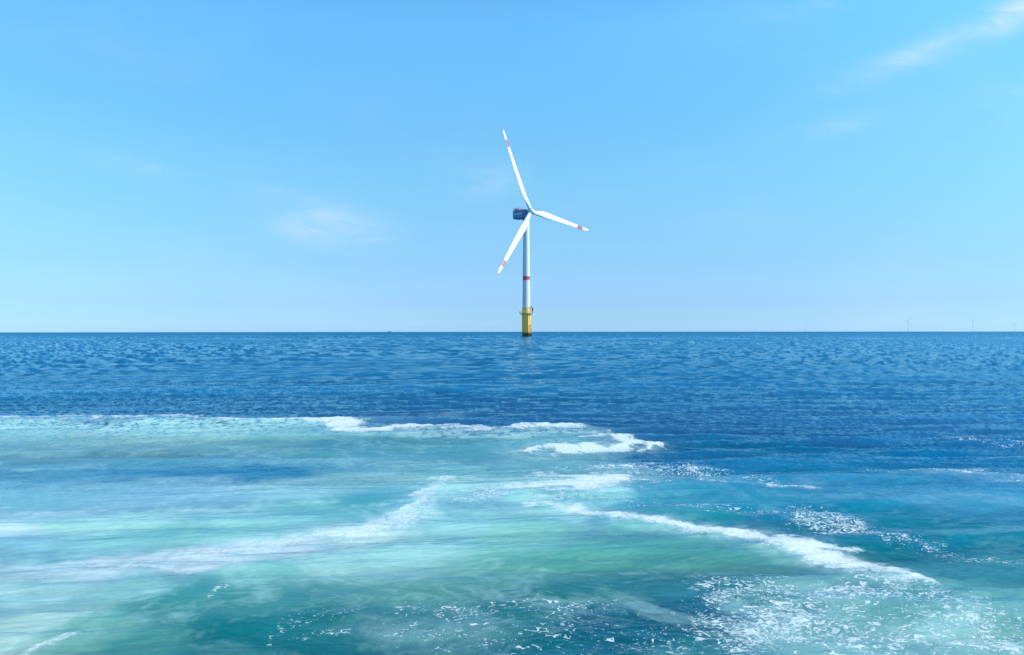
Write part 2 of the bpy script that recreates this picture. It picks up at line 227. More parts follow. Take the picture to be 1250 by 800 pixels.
COLS=[(-75.943, 109.722, 19.441, 42.908, 0.0077, 0.0822, 0.1784),(-45.566, 109.722, 19.441, 42.908, 0.0077, 0.0822, 0.1784),(-15.189, 109.722, 19.441, 42.908, 0.0077, 0.0822, 0.1784),(15.189, 109.722, 19.441, 42.908, 0.0077, 0.0822, 0.1784),(45.566, 109.722, 19.441, 42.908, 0.0077, 0.0906, 0.1862),(75.943, 109.722, 19.441, 42.908, 0.0077, 0.0906, 0.1862),(-35.867, 51.821, 8.608, 10.939, 0.0077, 0.0641, 0.1536),(-21.52, 51.821, 8.608, 10.939, 0.0077, 0.0641, 0.1536),(-7.173, 51.821, 8.608, 10.939, 0.0077, 0.0641, 0.1536),(7.173, 51.821, 8.608, 10.939, 0.0077, 0.0641, 0.1536),(21.52, 51.821, 8.608, 10.939, 0.0077, 0.0681, 0.1632),(35.867, 51.821, 8.608, 10.939, 0.0077, 0.0681, 0.1632),(-26.972, 38.969, 5.179, 1.933, 0.0077, 0.0526, 0.1262),(-20.704, 39.359, 5.23, 1.972, 0.0077, 0.0526, 0.1262),(-14.166, 39.359, 5.23, 1.972, 0.0077, 0.0526, 0.1262),(-7.628, 39.359, 5.23, 1.578, 0.0077, 0.0526, 0.1262),(-1.048, 37.842, 4.191, 1.823, 0.0077, 0.0526, 0.1262),(5.044, 36.438, 4.035, 2.366, 0.0077, 0.0526, 0.1262),(-23.277, 33.631, 2.235, 0.864, 0.2289, 0.425, 0.3607),(-20.272, 34.216, 2.274, 0.894, 0.2289, 0.425, 0.3607),(-17.01, 34.517, 2.293, 0.91, 0.2577, 0.4538, 0.3767),(-13.073, 34.216, 2.274, 0.894, 0.2118, 0.4063, 0.3529),(-9.786, 33.345, 1.846, 0.849, 0.165, 0.3704, 0.3298),(-6.1, 31.475, 1.743, 0.757, 0.1374, 0.3363, 0.3261),(-2.987, 31.729, 1.757, 0.769, 0.1427, 0.3199, 0.3113),(0.174, 31.475, 1.394, 0.757, 0.1481, 0.3199, 0.3113),(-20.32, 29.358, 2.601, 2.633, 0.2289, 0.4345, 0.3808),(-16.817, 28.925, 2.563, 2.556, 0.2289, 0.4203, 0.3647),(-13.573, 30.262, 2.681, 2.331, 0.2467, 0.4441, 0.3808),(-9.45, 28.925, 2.242, 1.917, 0.165, 0.3748, 0.3374),(-6.025, 27.898, 1.854, 1.783, 0.0705, 0.2588, 0.2656),(-2.626, 27.898, 2.163, 1.981, 0.0742, 0.2661, 0.2656),(0.488, 29.358, 1.626, 1.755, 0.0902, 0.2809, 0.2827),(1.536, 25.212, 1.396, 1.456, 0.1172, 0.304, 0.2897),(-15.575, 24.893, 2.205, 1.104, 0.1427, 0.3119, 0.3261),(-11.716, 24.893, 2.205, 0.946, 0.0565, 0.2208, 0.2758),(-14.232, 21.969, 2.19, 0.737, 0.0501, 0.18, 0.2426),(-11.011, 22.344, 2.227, 0.763, 0.0155, 0.1158, 0.2176),(-7.86, 23.27, 1.546, 0.689, 0.0031, 0.111, 0.2027),(-5.975, 23.981, 1.328, 0.732, 0.0413, 0.189, 0.2491),(-12.24, 19.562, 1.733, 0.779, 0.1172, 0.2661, 0.2897),(-9.3, 19.759, 1.751, 0.795, 0.1427, 0.2661, 0.3186),(-6.554, 20.062, 1.333, 0.82, 0.165, 0.3119, 0.3186),(-4.097, 21.141, 1.405, 1.024, 0.1481, 0.304, 0.2968),(-2.165, 22.998, 1.528, 1.077, 0.084, 0.2661, 0.2656),(-10.929, 16.312, 0.903, 0.677, 0.3255, 0.4332, 0.4177),(-9.501, 16.658, 1.291, 0.636, 0.2289, 0.4063, 0.349),(-7.521, 15.981, 1.062, 0.585, 0.1246, 0.304, 0.2758),(-5.996, 16.658, 1.107, 0.706, 0.165, 0.3447, 0.3186),(-4.63, 17.79, 1.182, 0.725, 0.1078, 0.2809, 0.269),(-3.764, 18.373, 0.814, 0.687, 0.0471, 0.2046, 0.2176),(-3.013, 17.552, 0.428, 0.627, 0.0237, 0.1598, 0.1828),(-8.657, 14.89, 1.154, 0.395, 0.1374, 0.2971, 0.3229),(-6.207, 15.356, 1.02, 0.42, 0.1427, 0.3119, 0.2827),(-8.328, 12.639, 0.84, 0.488, 0.2467, 0.4152, 0.3917),(-6.441, 12.245, 0.678, 0.382, 0.1593, 0.3474, 0.3267),(-7.174, 10.887, 0.723, 0.664, 0.2846, 0.4424, 0.3917),(-6.124, 10.738, 0.595, 0.587, 0.1296, 0.3354, 0.275),(-5.017, 10.182, 0.451, 0.422, 0.0565, 0.2377, 0.2091),(-5.194, 11.874, 0.657, 0.503, 0.0413, 0.206, 0.1882),(-3.879, 11.874, 0.657, 0.503, 0.0413, 0.197, 0.1796),(-3.813, 10.593, 0.704, 0.571, 0.0031, 0.1398, 0.1397),(-2.676, 10.738, 0.595, 0.587, 0.0008, 0.1206, 0.1174),(-4.338, 13.279, 0.735, 0.404, 0.1374, 0.3354, 0.2966),(-2.968, 13.744, 0.913, 0.577, 0.202, 0.372, 0.3424),(-1.718, 14.778, 0.818, 0.778, 0.1892, 0.3637, 0.3345),(-1.199, 16.658, 0.738, 0.848, 0.165, 0.3394, 0.3267),(-0.088, 15.981, 0.885, 0.91, 0.1296, 0.3159, 0.2611),(-0.076, 13.744, 0.913, 0.625, 0.082, 0.2578, 0.2184),(-1.722, 12.438, 0.826, 0.473, 0.084, 0.251, 0.2184),(-1.773, 11.04, 0.611, 0.496, 0.0283, 0.1497, 0.1603),(-0.773, 10.738, 0.595, 0.47, 0.0441, 0.1684, 0.174),(-0.064, 11.526, 0.638, 0.406, 0.0137, 0.133, 0.1361),(1.498, 14.242, 0.946, 0.671, 0.0669, 0.2443, 0.197),(3.076, 14.242, 0.946, 0.62, 0.0533, 0.2184, 0.1853),(4.114, 13.508, 0.748, 0.465, 0.0633, 0.2184, 0.197),(4.845, 13.059, 0.434, 0.347, 0.0988, 0.2613, 0.2409),(1.05, 12.639, 0.84, 0.488, 0.0175, 0.1421, 0.142),(2.449, 12.639, 0.84, 0.407, 0.0175, 0.1297, 0.142),(0.4, 10.315, 0.571, 0.433, 0.0008, 0.0974, 0.1174),(1.387, 10.887, 0.723, 0.603, 0.0008, 0.0708, 0.1022),(2.384, 11.04, 0.611, 0.496, 0.0008, 0.069, 0.1022),(2.537, 10.182, 0.451, 0.422, 0.0008, 0.1134, 0.1243),(4.274, 11.874, 0.526, 0.431, 0.0175, 0.1408, 0.1484),(4.398, 10.315, 0.571, 0.488, 0.1172, 0.2861, 0.2611),(5.807, 11.04, 0.611, 0.559, 0.1055, 0.2789, 0.2409),(6.656, 10.453, 0.695, 0.556, 0.1427, 0.3236, 0.268),(7.298, 11.874, 0.657, 0.431, 0.0565, 0.2184, 0.2091),(7.862, 11.359, 0.629, 0.46, 0.1055, 0.2861, 0.2509),(6.31, 22.344, 1.237, 0.89, 0.0019, 0.111, 0.18),(9.386, 22.601, 1.502, 0.91, 0.0008, 0.0974, 0.18),(12.248, 22.344, 1.485, 0.89, 0.0019, 0.1019, 0.1855),(14.555, 21.371, 1.42, 0.93, 0.0137, 0.1064, 0.1998),(5.444, 25.212, 1.675, 1.295, 0.0008, 0.0766, 0.1745),(10.041, 27.898, 2.472, 2.378, 0.0008, 0.0888, 0.18),(14.172, 26.941, 2.387, 2.587, 0.0008, 0.0888, 0.1969),(16.892, 25.212, 1.954, 2.266, 0.0031, 0.0974, 0.2027),(10.33, 33.921, 3.381, 3.515, 0.0077, 0.0602, 0.1441),(17.474, 37.127, 3.7, 4.913, 0.0077, 0.0641, 0.1536),(23.641, 37.127, 3.7, 4.913, 0.0077, 0.0661, 0.1584),(3.888, 20.062, 0.889, 0.82, 0.0175, 0.1461, 0.194),(5.443, 19.274, 1.281, 0.757, 0.0031, 0.1305, 0.1855),(8.083, 19.465, 1.509, 0.772, 0.0019, 0.1158, 0.18),(11.664, 20.062, 1.777, 0.922, 0.0137, 0.1206, 0.1998),(12.397, 18.202, 1.209, 0.843, 0.0215, 0.1356, 0.2116),(4.568, 17.552, 0.777, 0.471, 0.0031, 0.1305, 0.1534),(9.358, 17.79, 1.182, 0.725, 0.0008, 0.111, 0.1534),(10.026, 16.312, 1.084, 0.813, 0.0019, 0.1158, 0.1534),(7.492, 14.242, 0.789, 0.516, 0.0008, 0.1064, 0.1289),(8.162, 13.279, 0.882, 0.539, 0.0194, 0.1515, 0.1612),(9.513, 13.744, 0.609, 0.673, 0.0307, 0.18, 0.1828),(6.636, 15.981, 0.708, 0.39, 0.0008, 0.0974, 0.1337),(2.491, 19.562, 0.65, 0.779, 0.0944, 0.2735, 0.2656),(-8.66, 13.841, 0.613, 0.341, 0.2846, 0.3762, 0.3833),(-7.281, 13.841, 0.613, 0.341, 0.3255, 0.3762, 0.3917),(-5.708, 13.744, 0.609, 0.337, 0.3472, 0.3805, 0.4003),(-4.595, 14.559, 0.645, 0.378, 0.3255, 0.3762, 0.4003),(-3.342, 15.477, 0.514, 0.427, 0.3129, 0.4203, 0.3647),(-2.43, 17.552, 0.35, 0.627, 0.1955, 0.3748, 0.3336),(-1.459, 20.269, 0.449, 0.837, 0.165, 0.3531, 0.3186),(-0.351, 21.141, 0.515, 0.91, 0.1427, 0.3119, 0.2897),(0.811, 20.916, 0.51, 0.668, 0.1955, 0.3748, 0.3261),(2.2, 20.916, 0.51, 0.668, 0.1955, 0.3748, 0.3261),(0.314, 18.903, 0.461, 0.546, 0.1508, 0.3531, 0.3004),(1.458, 17.552, 0.486, 0.471, 0.1427, 0.3159, 0.2966),(2.8, 16.312, 0.452, 0.406, 0.0944, 0.2789, 0.2509),(3.965, 15.237, 0.422, 0.355, 0.084, 0.2613, 0.2344),(5.041, 14.452, 0.4, 0.319, 0.0944, 0.2613, 0.2409),(6.038, 13.461, 0.373, 0.323, 0.1172, 0.2789, 0.2611),(6.788, 12.639, 0.35, 0.285, 0.0944, 0.2613, 0.2344),(9.114, 15.981, 0.531, 0.52, 0.0008, 0.1064, 0.1484),(3.34, 22.344, 0.742, 0.763, 0.0413, 0.1741, 0.2176),(5.015, 22.093, 0.734, 0.621, 0.0175, 0.1206, 0.194)]
foam=seg_field(FOAM); soft=seg_field(SOFT); lace=np.minimum(seg_field(LACE),.82)
# water body colour: blend of colour samples spread over the water
num=np.zeros((nr,nc,3),np.float32); den=np.full((nr,nc),1e-12,np.float32)
for (x0,y0,a,b,cr,cg,cb) in COLS:
    wgt=(1/(((XW-x0)/a)**2+((YW-y0)/b)**2+.12)**2.6).astype(np.float32)
    den+=wgt; num+=wgt[...,None]*np.array((cr,cg,cb),np.float32)
body=num/den[...,None]
# wash amount (0 in the open sea)
wash=np.clip(seg_field([[(-21.163, 27.898, 3.707, 5.152, 1),(-9.697, 26.941, 3.58, 4.804, 1),(-0.746, 26.941, 2.387, 4.065, 1),(2.163, 26.048, 1.731, 3.8, 1)], [(-13.808, 18.202, 2.419, 3.374, 1),(-6.551, 18.202, 2.419, 3.374, 1),(-0.504, 18.202, 2.419, 2.53, 1)], [(-9.436, 12.438, 2.755, 2.757, 1),(-3.099, 12.438, 2.755, 2.757, 1),(3.562, 11.698, 2.591, 2.09, 1),(7.432, 10.738, 2.378, 1.468, 1)], [(5.813, 19.087, 3.171, 2.782, 0.5),(11.53, 16.658, 2.767, 3.532, 0.5)]]),0,1.2)
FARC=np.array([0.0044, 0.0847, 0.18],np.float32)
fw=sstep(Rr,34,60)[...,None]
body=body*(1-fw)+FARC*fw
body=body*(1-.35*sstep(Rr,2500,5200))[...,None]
# a long pale streak lying across the sea some 420 m out
sl=np.exp(-((Y-422-26*samp(NZ,X/14,Y*0+3,[0])[0])/17)**2)*np.clip(.55+.5*samp(NZ,X/5,Y/60,[0])[0],0,1)
body=body*(1-.55*sl[...,None])+np.array((.16,.42,.62),np.float32)*.55*sl[...,None]
del num,den

# waves
far=1-sstep(Rr,150,420)
calm=1-.5*np.clip(wash,0,1)
# long crests lying across the view
hA,ax,ay,cxA,cyA=samp(TA,X/1.7,Y,[0,1,2,3,4]); ax=ax/1.7
hB,bx,by,cxB,cyB=samp(TB,X/1.5,Y,[0,1,2,3,4]); bx=bx/1.5
hC,ccx,ccy=samp(TC,X,Y,[0,1,2])
gust=1+.5*samp(NZ,X/9+5,Y/16,[0])[0]          # patches of rougher and smoother water
gust=np.clip(gust,.35,1.8)
nearC=1-sstep(Rr,35,95)
bk=1-.2*sstep(Rr,40,120)-.58*sstep(Rr,90,350)-.22*sstep(Rr,450,1200)
fade0=sstep(Rr,3,8)
Z=(hA*.9*(.3+.7*sstep(Rr,22,60))+hB*calm*gust*(.5+.5*sstep(Rr,14,40)))*far+hC*calm*nearC
# wash rim: the crest where the propeller wash meets the open sea
rim=seg_field([[(-26.893, 35.452, 1.57, 0.96, 0.7),(-17.957, 36.438, 1.614, 1.014, 0.8),(-10.7, 35.135, 1.556, 0.943, 0.7),(-6.574, 33.921, 1.503, 0.879, 0.9),(2.288, 32.788, 0.726, 0.821, 0.6)], [(0.762, 27.507, 0.426, 0.771, 0.6),(3.553, 27.898, 0.618, 0.991, 0.7),(5.675, 27.701, 0.429, 0.586, 0.5)]])
Z=Z+rim*.16+.03*foam
Z=(Z+drop(Rr)).astype(np.float32)
# seen at a low angle the faces turned to the ship hide the others: mean tilt of what is visible
TILT=.03+.10*sstep(Rr,20,120)+.08*sstep(Rr,120,1500)
SX=(ax*.9+bx*calm*gust)*bk+ccx*calm*nearC
SY=(ay*.9+by*calm*gust)*bk+ccy*calm*nearC+TILT
chop=.7*far*fade0
chop=chop*(.4+.6*sstep(Rr,20,50))
PX=X+chop*(cxA*.9+cxB*calm); PY=Y+chop*(cyA*.9+cyB*calm)
wave_shade=hA*(1.6+.6*(1-sstep(Rr,25,60)))+hB*calm*1.2+.38*(by*gust+ccy*nearC)*calm*(1-.7*np.clip(wash,0,1)*sstep(Rr,18,34))  # painted wave light: crests and ship-facing slopes brighter, troughs darker

me=bpy.data.meshes.new('sea')
nv=nr*nc
co_=np.empty((nv,3),np.float32); co_[:,0]=PX.ravel(); co_[:,1]=PY.ravel(); co_[:,2]=Z.ravel()
i0=np.arange(nr-1)[:,None]*nc+np.arange(nc)[None,:]; i1=np.arange(nr-1)[:,None]*nc+(np.arange(nc)[None,:]+1)%nc
F=np.stack([i0,i1,i1+nc,i0+nc],-1).reshape(-1,4)[:, ::-1].astype(np.int32)
cap=np.arange(nc,dtype=np.int32)[::-1]
nf_=len(F)
me.vertices.add(nv); me.vertices.foreach_set('co',co_.ravel())
me.loops.add(nf_*4+nc); me.loops.foreach_set('vertex_index',np.concatenate([F.ravel(),cap]))
me.polygons.add(nf_+1)
me.polygons.foreach_set('loop_start',np.concatenate([np.arange(nf_)*4,[nf_*4]]).astype(np.int32))
me.polygons.foreach_set('use_smooth',np.ones(nf_+1,bool))
me.update(calc_edges=True)
def attr(name,typ,data,key='value'):
    a=me.attributes.new(name,typ,'POINT'); a.data.foreach_set(key,np.ascontiguousarray(data,dtype=np.float32).ravel())
attr('body','FLOAT_COLOR',np.concatenate([body,np.ones((nr,nc,1),np.float32)],-1),'color')
attr('foam','FLOAT',foam); attr('lace','FLOAT',lace); attr('wash','FLOAT',wash); attr('wave_shade','FLOAT',wave_shade); attr('soft','FLOAT',soft)
SX=.34*np.tanh(SX/.34); SY=.40*np.tanh(SY/.40)      # water cannot hold steeper faces without breaking
nrm=np.stack([-SX,-SY,np.ones_like(SX)],-1); nrm/=np.linalg.norm(nrm,axis=-1,keepdims=True)
attr('wave_normal','FLOAT_VECTOR',nrm,'vector')
sea=bpy.data.objects.new('sea',me); C.objects.link(sea); sea['kind']='structure'

m,nt,p=new_mat('sea_water'); L=nt.links
def at_(n,out='Fac'):
    a=N(nt,'ShaderNodeAttribute'); a.attribute_name=n; return a.outputs[out]
geo=N(nt,'ShaderNodeNewGeometry')
def noise(scale,det=3,rough=.55,dist=0.,sc3=(1,1,1),rot=0,typ=None):
    mp=N(nt,'ShaderNodeMapping'); L.new(geo.outputs['Position'],mp.inputs[0]); mp.inputs['Scale'].default_value=sc3; mp.inputs['Rotation'].default_value=(0,0,rot)
    n=N(nt,'ShaderNodeTexNoise'); n.noise_dimensions='2D'; L.new(mp.outputs[0],n.inputs[0]); n.inputs['Scale'].default_value=scale; n.inputs['Detail'].default_value=det; n.inputs['Roughness'].default_value=rough; n.inputs['Distortion'].default_value=dist
    return n.outputs[0]
foamA=at_('foam'); laceA=at_('lace'); washA=at_('wash'); wave_shadeA=at_('wave_shade'); softA=at_('soft'); bodyA=at_('body','Color')
# body colour varies with the clouding of bubbles; wave light and shade are painted in
sw=noise(.42,5,.6,1.5,(.85,1.05,1),R(15))
sw2=noise(1.6,5,.62,2.,(.85,1.1,1),R(-16))
cloud=math_n(nt,'ADD',math_n(nt,'MULTIPLY',math_n(nt,'SUBTRACT',sw,.5),1.1),math_n(nt,'MULTIPLY',math_n(nt,'SUBTRACT',sw2,.5),.5))
cloud=math_n(nt,'MULTIPLY',cloud,washA)
lit=math_n(nt,'ADD',1.,math_n(nt,'ADD',math_n(nt,'MULTIPLY',math_n(nt,'MINIMUM',cloud,0.),.35),math_n(nt,'ADD',wave_shadeA,math_n(nt,'MULTIPLY',math_n(nt,'SUBTRACT',noise(4.,5,.65,.5,(.3,1.6,1),R(4)),.5),math_n(nt,'MULTIPLY',washA,.16)))))  # wave and ripple light and shade scale the body colour
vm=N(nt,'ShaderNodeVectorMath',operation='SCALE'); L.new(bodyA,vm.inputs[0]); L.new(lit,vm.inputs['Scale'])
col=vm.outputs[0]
col=mixc(nt,math_n(nt,'MULTIPLY',math_n(nt,'MAXIMUM',cloud,0.),1.15,clamp=True),col,(.42,.68,.67))
col=mixc(nt,math_n(nt,'MULTIPLY',math_n(nt,'MINIMUM',cloud,0.),-1.1,clamp=True),col,(.035,.26,.33))
# dark veins
# light through the thin crests is painted in with the wave term above

vs=noise(1.1,7,.66,1.6,(1,.7,1),R(20))
veil=math_n(nt,'MULTIPLY',softA,maprange(nt,vs,.30,.68,.25,1.),clamp=True)
col=mixc(nt,math_n(nt,'MULTIPLY',veil,.62),col,(.52,.73,.71))
# solid foam: broken at its thin edges
fn=noise(5.,8,.7,.8); fn2=noise(.9,5,.6,1.0)
fm=math_n(nt,'ADD',foamA,math_n(nt,'ADD',math_n(nt,'MULTIPLY',math_n(nt,'SUBTRACT',fn,.5),1.5),math_n(nt,'MULTIPLY',math_n(nt,'SUBTRACT',fn2,.5),.7)))
fmask=math_n(nt,'MULTIPLY',maprange(nt,fm,.26,1.02),maprange(nt,foamA,.04,.22))
# lace: separate flecks of froth
ln=noise(6.8,3,.5,1.4,(.85,1.1,1)); ln2=noise(.8,4,.6,.6); ln3=noise(28.,2,.5)
dens=math_n(nt,'MULTIPLY',laceA,maprange(nt,ln2,.36,.60,.72,1.))
thr=math_n(nt,'MULTIPLY_ADD',dens,-.262,.722)
ln4=noise(15.,3,.5,1.2,(.8,1.1,1))
lmask2=math_n(nt,'MULTIPLY',maprange(nt,ln4,math_n(nt,'ADD',thr,.035),math_n(nt,'ADD',thr,.075)),maprange(nt,laceA,.03,.15))
lq=math_n(nt,'ADD',ln,math_n(nt,'MULTIPLY',math_n(nt,'SUBTRACT',ln3,.5),.10))
lmask=math_n(nt,'MULTIPLY',maprange(nt,lq,thr,math_n(nt,'ADD',thr,.035)),maprange(nt,laceA,.03,.15))
lm=math_n(nt,'MULTIPLY',lmask,maprange(nt,noise(2.3,2,.5),.3,.7,.6,.97))
lm=math_n(nt,'MAXIMUM',lm,math_n(nt,'MULTIPLY',lmask2,.75))
froth=math_n(nt,'MAXIMUM',fmask,lm,clamp=True)
col=mixc(nt,math_n(nt,'MULTIPLY',froth,.95),col,mixc(nt,maprange(nt,noise(14.,5,.65),.3,.65),(.36,.52,.55),(.64,.68,.69)))
# water surface: light scattered back by the water body plus the mirror of the sky, the mirror
# held down as on any rough sea where steep facets hide the grazing ones
nt.nodes.remove(p)
dif=N(nt,'ShaderNodeBsdfDiffuse'); L.new(col,dif.inputs['Color'])
glo=N(nt,'ShaderNodeBsdfGlossy'); glo.distribution='GGX'; glo.inputs['Color'].default_value=(.48,.78,.90,1)
rgh=math_n(nt,'ADD',maprange(nt,washA,0,1,.14,.20),math_n(nt,'MULTIPLY',froth,.5))
L.new(rgh,glo.inputs['Roughness'])
dp=N(nt,'ShaderNodeVectorMath',operation='DOT_PRODUCT'); L.new(geo.outputs['Incoming'],dp.inputs[0])
gr=math_n(nt,'SUBTRACT',1.,math_n(nt,'MAXIMUM',dp.outputs['Value'],0.))
ff=math_n(nt,'MULTIPLY_ADD',math_n(nt,'POWER',gr,5.),.88,.02)
ff=math_n(nt,'MULTIPLY',ff,math_n(nt,'MULTIPLY_ADD',froth,-.85,1.))
mx=N(nt,'ShaderNodeMixShader'); L.new(ff,mx.inputs[0]); L.new(dif.outputs[0],mx.inputs[1]); L.new(glo.outputs[0],mx.inputs[2])
L.new(mx.outputs[0],[n for n in nt.nodes if n.type=='OUTPUT_MATERIAL'][0].inputs[0])
# fine ripples on top of the wave normals
bmp=N(nt,'ShaderNodeBump'); bmp.inputs['Strength'].default_value=.55; bmp.inputs['Distance'].default_value=1.
rip=noise(5.5,4,.6,.4,(.45,1.5,1),R(5))
bh=math_n(nt,'MULTIPLY',rip,.026)
bh=math_n(nt,'ADD',bh,math_n(nt,'MULTIPLY',froth,.018))
L.new(bh,bmp.inputs['Height'])
L.new(at_('wave_normal','Vector'),bmp.inputs['Normal']); [L.new(bmp.outputs[0],q) for q in (dif.inputs['Normal'],glo.inputs['Normal'],dp.inputs[1])]
me.materials.append(m)

# ------------------------------------------------------------------ paints
def paint(name,col,rough=.45,var=.06,bands=None,bandcol=(.46,.07,.08),axis=2,streak=True):
    """painted steel or GRP with faint dirt runs; bands = list of (from,to) along a local axis"""
    m,nt,p=new_mat(name); L=nt.links
    t=N(nt,'ShaderNodeTexCoord'); mp=N(nt,'ShaderNodeMapping'); L.new(t.outputs['Object'],mp.inputs[0]); mp.inputs['Scale'].default_value=(1,1,.12)
    n=N(nt,'ShaderNodeTexNoise'); L.new(mp.outputs[0],n.inputs[0]); n.inputs['Scale'].default_value=1.3; n.inputs['Detail'].default_value=6
    d=maprange(nt,n.outputs[0],.35,.75,1.,1-var*2)
    v=N(nt,'ShaderNodeVectorMath',operation='SCALE'); L.new(d,v.inputs['Scale']); v.inputs[0].default_value=col
    c=v.outputs[0]
    if bands:
        s=N(nt,'ShaderNodeSeparateXYZ'); L.new(t.outputs['Object'],s.inputs[0])
        for a,b in bands:
            k=math_n(nt,'MULTIPLY',math_n(nt,'GREATER_THAN',s.outputs[axis],a),math_n(nt,'LESS_THAN',s.outputs[axis],b))
            c=mixc(nt,k,c,bandcol)
    L.new(c,p.inputs['Base Color']); p.inputs['Roughness'].default_value=rough
    return m,nt,p,c
# ------------------------------------------------------------------ turbine in front
D=580.; TX=11.25
RL=67.25                 # rotor radius
M_tower=paint('tower_paint',(.60,.605,.61),.42,.04,[(44.2,47.2)])[0]
M_blade=paint('blade_paint',(.78,.79,.80),.35,.03,[(RL*.77,RL*.86),(RL*.965,RL+1)],(.43,.12,.16))[0]
M_tower_w=paint('cooler_white_paint',(.8,.8,.8),.4)[0]
M_hub=paint('hub_paint',(.62,.64,.66),.4)[0]
M_nac=paint('nacelle_blue_paint',(.07,.18,.38),.4,.25)[0]
M_nacl=paint('nacelle_grey_paint',(.42,.50,.60),.45,.1)[0]
M_yel=paint('yellow_paint',(.76,.43,.08),.45,.10)[0]
M_dark=paint('dark_steel',(.035,.045,.06),.5,.2)[0]
M_galv=paint('galvanised_steel',(.32,.34,.36),.5,.15)[0]
M_red=paint('red_paint',(.45,.05,.05),.5,.1)[0]
# transition piece: yellow with a marine growth belt at the waterline
mt,ntt,pt,ct=paint('transition_yellow',(.92,.50,.09),.45,.12)
t=N(ntt,'ShaderNodeTexCoord'); s=N(ntt,'ShaderNodeSeparateXYZ'); ntt.links.new(t.outputs['Object'],s.inputs[0])
gn=N(ntt,'ShaderNodeTexNoise'); ntt.links.new(t.outputs['Object'],gn.inputs[0]); gn.inputs['Scale'].default_value=.9; gn.inputs['Detail'].default_value=5
gz=math_n(ntt,'ADD',s.outputs[2],math_n(ntt,'MULTIPLY',math_n(ntt,'SUBTRACT',gn.outputs[0],.5),2.2))
c2=mixc(ntt,maprange(ntt,gz,2.3,3.9,1,0),ct,(.03,.038,.02)); ntt.links.new(c2,pt.inputs['Base Color'])

tb=thing('wind_turbine','tall white wind turbine with red banded blades standing on a yellow foundation in the sea','wind turbine',(TX,D,drop(D)))
def prof(pts): return pts
b=MB(); zs=np.linspace(22.6,91.2,9)
b.lathe([(3.12-(z-22.6)/(91.2-22.6)*.78,z) for z in zs],56)
for z in (44.,68.): b.lathe([(3.17-(z-22.6)/68.6*.78,z-.12),(3.19-(z-22.6)/68.6*.78,z),(3.17-(z-22.6)/68.6*.78,z+.12)],56)
tower=b.build('tower',M_tower,tb)
b=MB(); b.lathe([(3.45,-8),(3.45,6),(3.45,17.6),(3.1,17.9),(3.2,22.3),(3.35,22.35),(3.35,22.6),(2.9,22.62)],56)
tp=b.build('transition_piece',mt,tb)
b=MB()
for a in (-28,-8):     # boat landing: two fender tubes and a ladder on the right hand side
    c,s_=math.cos(R(a-20)),math.sin(R(a-20))
    b.tube((c*4.6,s_*4.6,-3),(c*4.6,s_*4.6,9.5),.28)
    for z in (0.9,4.2,8.8): b.tube((c*3.3,s_*3.3,z),(c*4.6,s_*4.6,z),.16)
c,s_=math.cos(R(-38)),math.sin(R(-38)); tx,ty=-s_,c
for q in (-.3,.3): b.tube((c*4.1+tx*q,s_*4.1+ty*q,-2),(c*4.1+tx*q,s_*4.1+ty*q,17.8),.06,n=6)
for i in range(50): z=-1+i*.37; b.tube((c*4.1-tx*.3,s_*4.1-ty*.3,z),(c*4.1+tx*.3,s_*4.1+ty*.3,z),.03,n=5)
b.build('boat_landing',mt,tp)
b=MB(); b.tube((1.3,-3.65,-6),(1.3,-3.65,17.4),.3); b.build('cable_tube',mt,tp)
# work platform with railing
b=MB(); b.lathe([(3.0,18.2),(5.6,18.2),(5.6,18.5),(3.12,18.5)],40)
for k in range(10):
    a=2*math.pi*k/10; b.tube((3.3*math.cos(a),3.3*math.sin(a),16.6),(5.3*math.cos(a),5.3*math.sin(a),18.15),.14,n=6)
pl=b.build('work_platform',M_yel,tb)
b=MB()
for k in range(24):
    a=2*math.pi*k/24; b.tube((5.5*math.cos(a),5.5*math.sin(a),18.5),(5.5*math.cos(a),5.5*math.sin(a),19.65),.05,n=6)
for z in (19.05,19.63):
    for k in range(24):
        a=2*math.pi*k/24; a2=2*math.pi*(k+1)/24
        b.tube((5.5*math.cos(a),5.5*math.sin(a),z),(5.5*math.cos(a2),5.5*math.sin(a2),z),.045,n=5)
b.build('railing',M_yel,pl)
b=MB(); b.box((0,-3.14,19.75),(1.1,.16,2.3)); b.build('access_door',M_galv,tp,bevel=.04)
# davit crane on the platform's right side: post and bent jib
b=MB(); b.tube((4.75,-1.2,18.5),(4.75,-1.2,20.3),.42); 
pts=[(4.75,-1.2,20.3),(4.85,-1.25,21.6),(4.5,-1.2,22.7),(3.7,-1.1,23.3),(2.9,-1.0+-2.2,23.4)]
for i in range(len(pts)-1): b.tube(pts[i],pts[i+1],.52-.08*i,.46-.08*i)
b.box((4.9,-1.5,21.3),(1.0,1.1,1.5)); cr=b.build('davit_crane',M_dark,tb,bevel=.05)
b=MB(); b.tube((3.4,-2.2,23.2),(3.4,-2.2,21.9),.05,n=6); b.box((3.4,-2.2,21.8),(.3,.3,.4)); b.build('hook',M_dark,cr)

PSI=0.7397; TAU=0.1109; TH0=-0.3754; OV=5.27; HZ=96.85
u=Vector((math.cos(PSI),math.sin(PSI),0)); ax_=Vector((math.sin(PSI)*math.cos(TAU),-math.cos(PSI)*math.cos(TAU),math.sin(TAU)))
vv_=Vector((-math.sin(PSI)*math.sin(TAU),math.cos(PSI)*math.sin(TAU),math.cos(TAU)))
hub_c=Vector((0,0,HZ))+ax_*OV
